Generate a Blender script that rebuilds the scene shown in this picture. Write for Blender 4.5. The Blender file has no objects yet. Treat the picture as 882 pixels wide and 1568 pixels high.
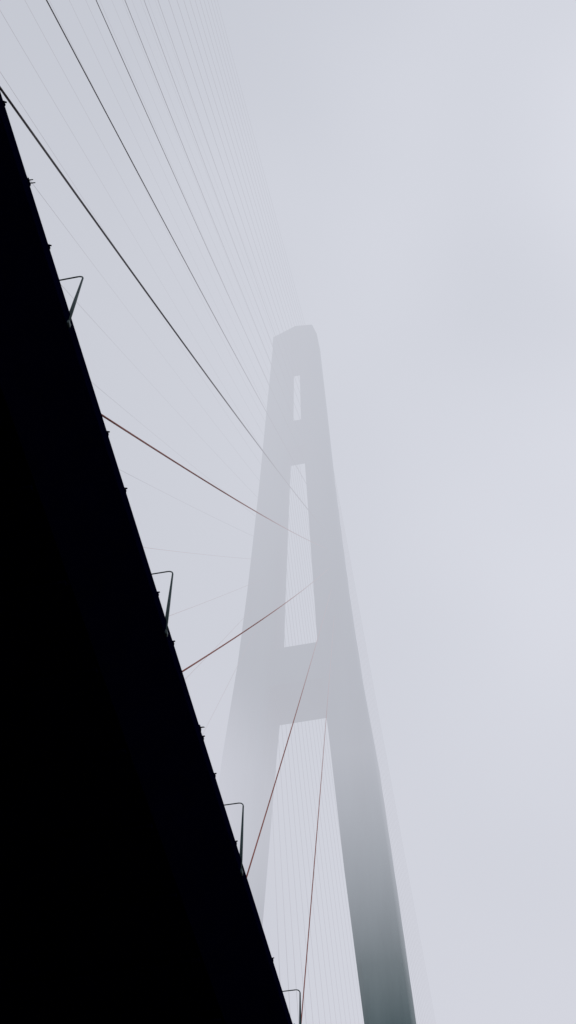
import bpy, bmesh, math, random
from mathutils import Vector, Matrix
random.seed(4)
scene = bpy.context.scene
scene.view_settings.view_transform = 'Standard'
scene.view_settings.look = 'None'
scene.view_settings.exposure = 0

CAMZ = 1.6
S = 0.968               # pylon scale
DY = 150.0              # distance of the pylon's near face
AX = -31.5 * S          # bridge axis
EDGE = -18.2            # right edge of the deck
HALFW = 12.0
DCX = EDGE - HALFW
ZTOP = 70.0 + CAMZ      # top of deck fascia

# ---------------------------------------------------------------- helpers
def link(ob, parent=None):
    scene.collection.objects.link(ob)
    if parent: ob.parent = parent
    return ob
def empty(name):
    e = bpy.data.objects.new(name, None); return link(e)
def mesh_obj(name, verts, faces, mats, parent=None, smooth=False, fmat=None):
    me = bpy.data.meshes.new(name); me.from_pydata([tuple(v) for v in verts], [], faces)
    for m in mats: me.materials.append(m)
    if fmat:
        for p, k in zip(me.polygons, fmat): p.material_index = k
    if smooth:
        for p in me.polygons: p.use_smooth = True
    bm = bmesh.new(); bm.from_mesh(me); bmesh.ops.recalc_face_normals(bm, faces=bm.faces); bm.to_mesh(me); bm.free()
    return link(bpy.data.objects.new(name, me), parent)
def box_vf(V, F, x0, x1, y0, y1, z0, z1):
    b = len(V)
    V += [(x, y, z) for z in (z0, z1) for y in (y0, y1) for x in (x0, x1)]
    F += [tuple(b + i for i in f) for f in ((0,2,3,1),(4,5,7,6),(0,1,5,4),(2,6,7,3),(0,4,6,2),(1,3,7,5))]
def tube_vf(V, F, pts, rads, n=8):
    b = len(V); N = len(pts)
    for i, p in enumerate(pts):
        t = (pts[min(i+1, N-1)] - pts[max(i-1, 0)]).normalized()
        a = t.cross(Vector((1, 0, 0.001)))
        if a.length < 0.1: a = t.cross(Vector((0, 1, 0)))
        a.normalize(); c = t.cross(a)
        for k in range(n):
            an = 2*math.pi*k/n
            V.append(p + (a*math.cos(an) + c*math.sin(an))*rads[i])
    for i in range(N-1):
        for k in range(n):
            F.append((b+i*n+k, b+i*n+(k+1) % n, b+(i+1)*n+(k+1) % n, b+(i+1)*n+k))
    F.append(tuple(b+k for k in range(n))); F.append(tuple(b+(N-1)*n+k for k in reversed(range(n))))

def surf(name, c1, c2, scale=0.2, rough=0.8, bump=0.0, streak=False, metallic=0.0, spec=0.3):
    m = bpy.data.materials.new(name); m.use_nodes = True
    nt = m.node_tree; b = nt.nodes['Principled BSDF']
    tc = nt.nodes.new('ShaderNodeTexCoord'); mp = nt.nodes.new('ShaderNodeMapping')
    nt.links.new(tc.outputs['Object'], mp.inputs[0])
    if streak: mp.inputs['Scale'].default_value = (1, 1, 0.12)
    n = nt.nodes.new('ShaderNodeTexNoise'); n.inputs['Scale'].default_value = scale
    n.inputs['Detail'].default_value = 6; n.inputs['Roughness'].default_value = 0.6
    nt.links.new(mp.outputs[0], n.inputs['Vector'])
    r = nt.nodes.new('ShaderNodeValToRGB')
    r.color_ramp.elements[0].position = 0.3; r.color_ramp.elements[1].position = 0.7
    r.color_ramp.elements[0].color = (*c1, 1); r.color_ramp.elements[1].color = (*c2, 1)
    nt.links.new(n.outputs['Fac'], r.inputs[0])
    nt.links.new(r.outputs[0], b.inputs['Base Color'])
    b.inputs['Roughness'].default_value = rough; b.inputs['Metallic'].default_value = metallic
    b.inputs['Specular IOR Level'].default_value = spec
    if bump:
        bp = nt.nodes.new('ShaderNodeBump'); bp.inputs['Strength'].default_value = bump
        nt.links.new(n.outputs['Fac'], bp.inputs['Height']); nt.links.new(bp.outputs[0], b.inputs['Normal'])
    return m

concrete = surf('weathered_concrete', (0.03, 0.095, 0.105), (0.08, 0.155, 0.165), 0.35, 0.95, 0.2, True, 0, 0.1)
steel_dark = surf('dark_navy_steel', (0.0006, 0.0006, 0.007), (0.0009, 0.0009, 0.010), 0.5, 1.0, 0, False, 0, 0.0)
asphalt = surf('asphalt', (0.04, 0.04, 0.042), (0.06, 0.06, 0.06), 2.0, 0.9, 0.1)
paint_w = surf('road_paint', (0.7, 0.7, 0.7), (0.8, 0.8, 0.8), 2.0, 0.7)
cable_grey = surf('grey_cable_sheath', (0.05, 0.042, 0.05), (0.08, 0.065, 0.075), 1.0, 0.6)
cable_pale = surf('pale_cable_sheath', (0.16, 0.15, 0.16), (0.24, 0.22, 0.235), 1.0, 0.6)
cable_red = surf('red_cable_sheath', (0.27, 0.055, 0.03), (0.36, 0.08, 0.05), 1.0, 0.6)
lamp_teal = surf('teal_lamp_steel', (0.008, 0.03, 0.035), (0.014, 0.05, 0.055), 1.5, 0.6)
soil = surf('ground_soil', (0.035, 0.035, 0.028), (0.07, 0.065, 0.05), 0.15, 0.95, 0.3)
glass = surf('lamp_glass', (0.3, 0.32, 0.33), (0.4, 0.42, 0.43), 3, 0.3)

def interp(tab, z):
    if z <= tab[0][0]: return tab[0][1]
    for (a, va), (b, vb) in zip(tab, tab[1:]):
        if z <= b: return va + (vb-va)*(z-a)/(b-a)
    return tab[-1][1]
OUT = [(0, 21.0), (72, 18.0), (124, 15.6), (150, 14.5), (180, 13.1), (205, 11.3), (229, 10.1), (247, 9.4), (273, 8.45), (309, 7.4), (350, 6.1)]
INN = [(0, 16.5), (72, 12.9), (121, 9.4), (150, 7.5), (190, 5.3), (207, 4.2), (286, 2.0), (299, 1.4), (333, 1.15), (350, 1.1)]
DEP = [(0, 14), (124, 12), (205, 10), (229, 8), (275, 6), (350, 5)]

pylon = empty('bridge_pylon')
zs = sorted(set([0, 20, 45, 72, 90, 105, 121, 124, 135, 150, 165, 180, 190, 198, 205, 207, 215, 229, 238, 247, 260, 273, 286, 299, 309, 322, 333, 345.0]))
for side, nm in ((-1, 'leg_west'), (1, 'leg_east')):
    V = []; F = []
    for z in zs:
        o = interp(OUT, z)*S; i = interp(INN, z)*S; d = interp(DEP, z)*S
        c = min(0.7, (o-i)*0.12)
        y0, y1 = DY, DY+d
        ring = [(i+c, y0), (o-c, y0), (o, y0+c), (o, y1-c), (o-c, y1), (i+c, y1), (i, y1-c), (i, y0+c)]
        for (x, y) in ring: V.append((AX+side*x, y, z*S+CAMZ))
    n = 8
    for r in range(len(zs)-1):
        for k in range(n):
            F.append((r*n+k, r*n+(k+1) % n, (r+1)*n+(k+1) % n, (r+1)*n+k))
    F.append(tuple(range(n))); F.append(tuple((len(zs)-1)*n+k for k in range(n)))
    mesh_obj(nm, V, F, [concrete], pylon)
h0 = interp(OUT, 345)*S; d0 = interp(DEP, 345)*S
prof = [(-h0, 345), (h0, 345), (h0-0.1, 347), (h0-1.3, 353.6), (0.2, 354.8), (-h0+0.15, 350)]
V = [(AX+x, DY+0.02, z*S+CAMZ+0.003) for x, z in prof] + [(AX+x, DY+d0-0.02, z*S+CAMZ+0.003) for x, z in prof]
q = len(prof)
F = [tuple(range(q)), tuple(range(q, 2*q))] + [(k, (k+1) % q, q+(k+1) % q, q+k) for k in range(q)]
mesh_obj('crown', V, F, [concrete], pylon)
def beam(nm, z0, z1, inset=0.35, front=None):
    V = []; F = []
    for z in (z0, (z0+z1)/2, z1):
        i = interp(INN, z)*S+0.9; d = interp(DEP, z)*S
        y0 = DY+(front if front is not None else inset); y1 = DY+d-inset
        for (x, y) in ((-i, y0), (i, y0), (i, y1), (-i, y1)): V.append((AX+x, y, z*S+CAMZ))
    for r in range(2):
        for k in range(4): F.append((r*4+k, r*4+(k+1) % 4, r*4+4+(k+1) % 4, r*4+4+k))
    F.append((0, 1, 2, 3)); F.append((8, 9, 10, 11))
    mesh_obj(nm, V, F, [concrete], pylon)
beam('lower_crossbeam', 197, 208)
beam('upper_crossbeam', 286, 299)
beam('top_infill', 333, 345.0, 0.35, 2.2)
beam('deck_crossbeam', 55, 62)
V = []; F = []
for s in (-1, 1): box_vf(V, F, AX+s*19*S-7, AX+s*19*S+7, DY-5, DY+20, -2, 4.5)
mesh_obj('footings', V, F, [concrete], pylon)

# ---------------------------------------------------------------- deck
deck = empty('bridge_deck')
Y0, Y1 = -420.0, 760.0
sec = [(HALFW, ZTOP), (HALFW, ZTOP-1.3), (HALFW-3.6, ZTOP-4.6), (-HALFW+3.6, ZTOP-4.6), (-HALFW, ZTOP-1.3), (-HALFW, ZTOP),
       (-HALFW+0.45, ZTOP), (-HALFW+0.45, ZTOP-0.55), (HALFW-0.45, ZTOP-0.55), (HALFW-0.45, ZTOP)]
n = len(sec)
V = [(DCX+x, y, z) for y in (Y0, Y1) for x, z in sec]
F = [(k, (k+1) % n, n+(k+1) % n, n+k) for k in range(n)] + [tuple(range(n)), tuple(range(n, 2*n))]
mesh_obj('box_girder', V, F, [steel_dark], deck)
V = []; F = []
y = Y0+3
while y < Y1:
    box_vf(V, F, DCX-HALFW+3.8, DCX+HALFW-3.8, y, y+0.25, ZTOP-4.9, ZTOP-4.602); y += 6.55
mesh_obj('underside_ribs', V, F, [steel_dark], deck)
zr = ZTOP-0.55
V = [(DCX+x, y, zr+0.004) for y in (Y0, Y1) for x in (-10.3, 10.3)]
mesh_obj('carriageway', V, [(0, 1, 3, 2)], [asphalt], deck)
V = []; F = []
for x in (-10.0, -0.15, 0.15, 10.0):
    b = len(V); V += [(DCX+x-0.07, Y0, zr+0.008), (DCX+x+0.07, Y0, zr+0.008), (DCX+x+0.07, Y1, zr+0.008), (DCX+x-0.07, Y1, zr+0.008)]; F.append((b, b+1, b+2, b+3))
for x in (-6.6, -3.3, 3.3, 6.6):
    y = Y0
    while y < Y1-4:
        b = len(V); V += [(DCX+x-0.07, y, zr+0.008), (DCX+x+0.07, y, zr+0.008), (DCX+x+0.07, y+3, zr+0.008), (DCX+x-0.07, y+3, zr+0.008)]; F.append((b, b+1, b+2, b+3)); y += 12
mesh_obj('lane_markings', V, F, [paint_w], deck)
V = []; F = []
for sx in (-1, 1):
    x = DCX+sx*(HALFW-0.95)
    y = Y0+1
    while y < Y1:
        box_vf(V, F, x-0.04, x+0.04, y, y+0.08, zr, zr+1.0); y += 2.5
    for zz in (0.45, 1.0): box_vf(V, F, x-0.05, x+0.05, Y0, Y1, zr+zz+0.002, zr+zz+0.08)
mesh_obj('guard_rails', V, F, [steel_dark], deck)
V = []; F = []
for yy in (15.6, 23.4, 35.0, 38.9, 46.6, 50.5, 58.6, 62.0, 68.5, 80.9, 88.7):
    box_vf(V, F, EDGE-0.3, EDGE+0.04, yy-0.12, yy+0.12, ZTOP-0.12, ZTOP+0.08)
    tube_vf(V, F, [Vector((EDGE-0.05, yy-0.08, ZTOP+0.05)), Vector((EDGE+0.09, yy+0.02, ZTOP+0.18))], [0.06, 0.045])
for yy in (19.6, 57.6):
    for dz in (0.05, 0.30):
        tube_vf(V, F, [Vector((EDGE-0.2, yy+dz, ZTOP+dz-0.05)), Vector((EDGE+0.26, yy+dz+0.05, ZTOP+dz-0.02))], [0.04, 0.025])
    box_vf(V, F, EDGE-0.2, EDGE+0.02, yy, yy+0.4, ZTOP-0.1, ZTOP+0.2)
mesh_obj('edge_fittings', V, F, [steel_dark], deck)

# ---------------------------------------------------------------- lamps
def lamp(y, sx):
    V = []; F = []
    x0 = DCX+sx*(HALFW-0.06)
    H = 5.9; R = 0.38
    pts = [Vector((x0, y, ZTOP-1.2)), Vector((x0, y, ZTOP+2.0)), Vector((x0, y, ZTOP+4.0)), Vector((x0, y, ZTOP+H-R))]
    rad = [0.13, 0.105, 0.075, 0.055]
    for a in range(1, 6):
        an = a/5*math.pi/2
        pts.append(Vector((x0-sx*R*(1-math.cos(an)), y, ZTOP+H-R+R*math.sin(an)))); rad.append(0.045)
    pts.append(Vector((x0-sx*3.0, y, ZTOP+H+0.05))); rad.append(0.04)
    tube_vf(V, F, pts, rad, 10)
    xa, xb = x0-sx*2.9, x0-sx*3.7
    box_vf(V, F, min(xa, xb), max(xa, xb), y-0.16, y+0.16, ZTOP+H-0.02, ZTOP+H+0.13)
    box_vf(V, F, x0-0.16, x0+0.16, y-0.16, y+0.16, ZTOP-1.3, ZTOP-0.9)
    k2 = len(F)
    box_vf(V, F, min(xa, xb)+0.1, max(xa, xb)-0.1, y-0.12, y+0.12, ZTOP+H-0.06, ZTOP+H-0.023)
    return mesh_obj('street_lamp', V, F, [lamp_teal, glass], None, True, [0]*k2 + [1]*(len(F)-k2))
for k in range(-3, 9): lamp(27.5+21.4*k, 1)
for k in range(-2, 9): lamp(27.5+21.4*k+2, -1)

# ---------------------------------------------------------------- cables
V = []; F = []; fm = []
def cable(a, b, sag, r, mi):
    L = (b-a).length; N = 24
    pts = []
    for i in range(N+1):
        t = i/N; p = a.lerp(b, t); p.z -= 4*sag*L*t*(1-t); pts.append(p)
    k = len(F); tube_vf(V, F, pts, [r]*len(pts), 6); fm.extend([mi]*(len(F)-k))
for side in (-1, 1):
    for j in range(21):
        zr_ = 216 + (345-216)*(j/20)**0.9
        hx = (0.55*interp(OUT, zr_)+0.45*interp(INN, zr_))*S
        zp = zr_*S+CAMZ
        y = 13.4+19.65*(4-j)
        sag = 0.004+0.0006*j
        r = (0.050, 0.055, 0.060, 0.064, 0.066, 0.044, 0.035)[j] if j < 7 else 0.034
        if side < 0: r = 0.03
        mi = 1 if j < 4 else (0 if j < 5 else 2)
        cable(Vector((DCX+side*(HALFW-0.3), y, ZTOP-0.5)), Vector((AX+side*hx, DY+0.4, zp)), sag, r, mi)
        y2 = DY+interp(DEP, zr_)*S+57+15.5*j
        cable(Vector((DCX+side*(HALFW-0.3), y2, ZTOP-0.5)), Vector((AX+side*hx, DY+interp(DEP, zr_)*S-0.4, zp)), sag, 0.045, 0)
mesh_obj('stay_cables', V, F, [cable_grey, cable_red, cable_pale], None, True, fm)

# ---------------------------------------------------------------- ground
mesh_obj('ground', [(-9000, -9000, 0), (9000, -9000, 0), (9000, 9000, 0), (-9000, 9000, 0)], [(0, 1, 2, 3)], [soil])

# ---------------------------------------------------------------- fog
fog = empty('fog')
def fogmat(nm, sig, L, soft=False):
    m = bpy.data.materials.new(nm); m.use_nodes = True
    nt = m.node_tree; nt.nodes.clear()
    o = nt.nodes.new('ShaderNodeOutputMaterial'); ad = nt.nodes.new('ShaderNodeAddShader')
    ab = nt.nodes.new('ShaderNodeVolumeAbsorption'); em = nt.nodes.new('ShaderNodeEmission')
    ab.inputs['Color'].default_value = (0, 0, 0, 1); ab.inputs['Density'].default_value = sig
    em.inputs['Color'].default_value = (*L, 1); em.inputs['Strength'].default_value = sig  # fog glows by itself, standing in for daylight scattered inside it
    nt.links.new(ab.outputs[0], ad.inputs[0]); nt.links.new(em.outputs[0], ad.inputs[1])
    nt.links.new(ad.outputs[0], o.inputs['Volume'])
    if soft:
        tc = nt.nodes.new('ShaderNodeTexCoord'); g = nt.nodes.new('ShaderNodeTexGradient'); g.gradient_type = 'QUADRATIC_SPHERE'
        mu = nt.nodes.new('ShaderNodeMath'); mu.operation = 'MULTIPLY'; mu.inputs[1].default_value = sig
        nt.links.new(tc.outputs['Object'], g.inputs[0]); nt.links.new(g.outputs['Fac'], mu.inputs[0])
        nt.links.new(mu.outputs[0], ab.inputs['Density']); nt.links.new(mu.outputs[0], em.inputs['Strength'])
    return m
def fogslab(nm, z0, z1, sig, L, ext):
    V = []; F = []; box_vf(V, F, -ext, ext, -ext, ext, z0, z1)
    mesh_obj(nm, V, F, [fogmat(nm, sig, L)], fog)
def fogpuff(nm, c, r, sig, L):
    bm = bmesh.new(); bmesh.ops.create_icosphere(bm, subdivisions=3, radius=1)
    me = bpy.data.meshes.new(nm); bm.to_mesh(me); bm.free()
    me.materials.append(fogmat(nm, sig, L, True))
    ob = link(bpy.data.objects.new(nm, me), fog); ob.location = c; ob.scale = r
fogslab('mist_low', 112, 128, 0.0065, (0.90, 0.89, 0.96), 1510)
fogslab('mist_mid', 128.05, 172, 0.0165, (0.64, 0.648, 0.722), 1520)
fogslab('mist_high', 172.05, 350, 0.0058, (0.45, 0.482, 0.53), 1530)
fogslab('mist_top', 350.05, 480, 0.006, (0.30, 0.38, 0.405), 1540)
fogpuff('mist_wisp', (-47, 132, 134), (26, 26, 46), 0.2, (0.55, 0.565, 0.63))
fogpuff('mist_bank', (-38, 72, 165), (44, 56, 50), 0.03, (0.53, 0.56, 0.615))

# ---------------------------------------------------------------- world + sun
sd = Vector((0.62, 0.48, 0.62)).normalized()
el = math.asin(sd.z); az = math.atan2(sd.x, sd.y)
w = bpy.data.worlds.new('World'); scene.world = w; w.use_nodes = True
nt = w.node_tree; nt.nodes.clear()
out = nt.nodes.new('ShaderNodeOutputWorld'); add = nt.nodes.new('ShaderNodeAddShader')
bg = nt.nodes.new('ShaderNodeBackground'); bg2 = nt.nodes.new('ShaderNodeBackground')
sky = nt.nodes.new('ShaderNodeTexSky'); sky.sky_type = 'NISHITA'; sky.sun_disc = False
sky.sun_elevation = el; sky.sun_rotation = az
nt.links.new(sky.outputs[0], bg.inputs[0]); bg.inputs[1].default_value = 0.1
tc = nt.nodes.new('ShaderNodeTexCoord'); nz = nt.nodes.new('ShaderNodeTexNoise'); nz.inputs['Scale'].default_value = 2.6
nz.inputs['Detail'].default_value = 2
dp = nt.nodes.new('ShaderNodeVectorMath'); dp.operation = 'DOT_PRODUCT'
dp.inputs[1].default_value = sd
nt.links.new(tc.outputs['Generated'], dp.inputs[0]); nt.links.new(tc.outputs['Generated'], nz.inputs['Vector'])
mr = nt.nodes.new('ShaderNodeMapRange'); mr.inputs[1].default_value = 0.6; mr.inputs[2].default_value = 1.0
mr.inputs[3].default_value = 0.3; mr.inputs[4].default_value = 4.4
nt.links.new(dp.outputs['Value'], mr.inputs[0])
mu = nt.nodes.new('ShaderNodeMath'); mu.operation = 'MULTIPLY'
m2 = nt.nodes.new('ShaderNodeMapRange'); m2.inputs[1].default_value = 0.3; m2.inputs[2].default_value = 0.7; m2.inputs[3].default_value = 0.45; m2.inputs[4].default_value = 1.55
nt.links.new(nz.outputs['Fac'], m2.inputs[0]); nt.links.new(mr.outputs[0], mu.inputs[0]); nt.links.new(m2.outputs[0], mu.inputs[1])
bg2.inputs[0].default_value = (0.98, 0.95, 0.98, 1); nt.links.new(mu.outputs[0], bg2.inputs[1])
nt.links.new(bg.outputs[0], add.inputs[0]); nt.links.new(bg2.outputs[0], add.inputs[1]); nt.links.new(add.outputs[0], out.inputs[0])

sl = bpy.data.lights.new('sun', 'SUN'); sl.energy = 1.0; sl.angle = math.radians(25); sl.color = (1, 0.97, 0.93)
so = bpy.data.objects.new('sun', sl); link(so)
so.rotation_euler = (-sd).to_track_quat('-Z', 'Y').to_euler()

# ---------------------------------------------------------------- camera
f = 2100.0
d = Vector((828, 3400, f)); z = Vector((9, -(f*f+828*9)/3400.0, f)); X = d.cross(z)
d.normalize(); z.normalize(); X.normalize()
M = Matrix(((X.x, -X.y, -X.z), (d.x, -d.y, -d.z), (z.x, -z.y, -z.z))).to_4x4()
M.translation = Vector((0, 0, CAMZ))
cd = bpy.data.cameras.new('camera'); cd.sensor_fit = 'VERTICAL'; cd.sensor_height = 36; cd.lens = 36*f/1568
cd.clip_start = 0.1; cd.clip_end = 20000
co = bpy.data.objects.new('camera', cd); link(co); co.matrix_world = M
scene.camera = co
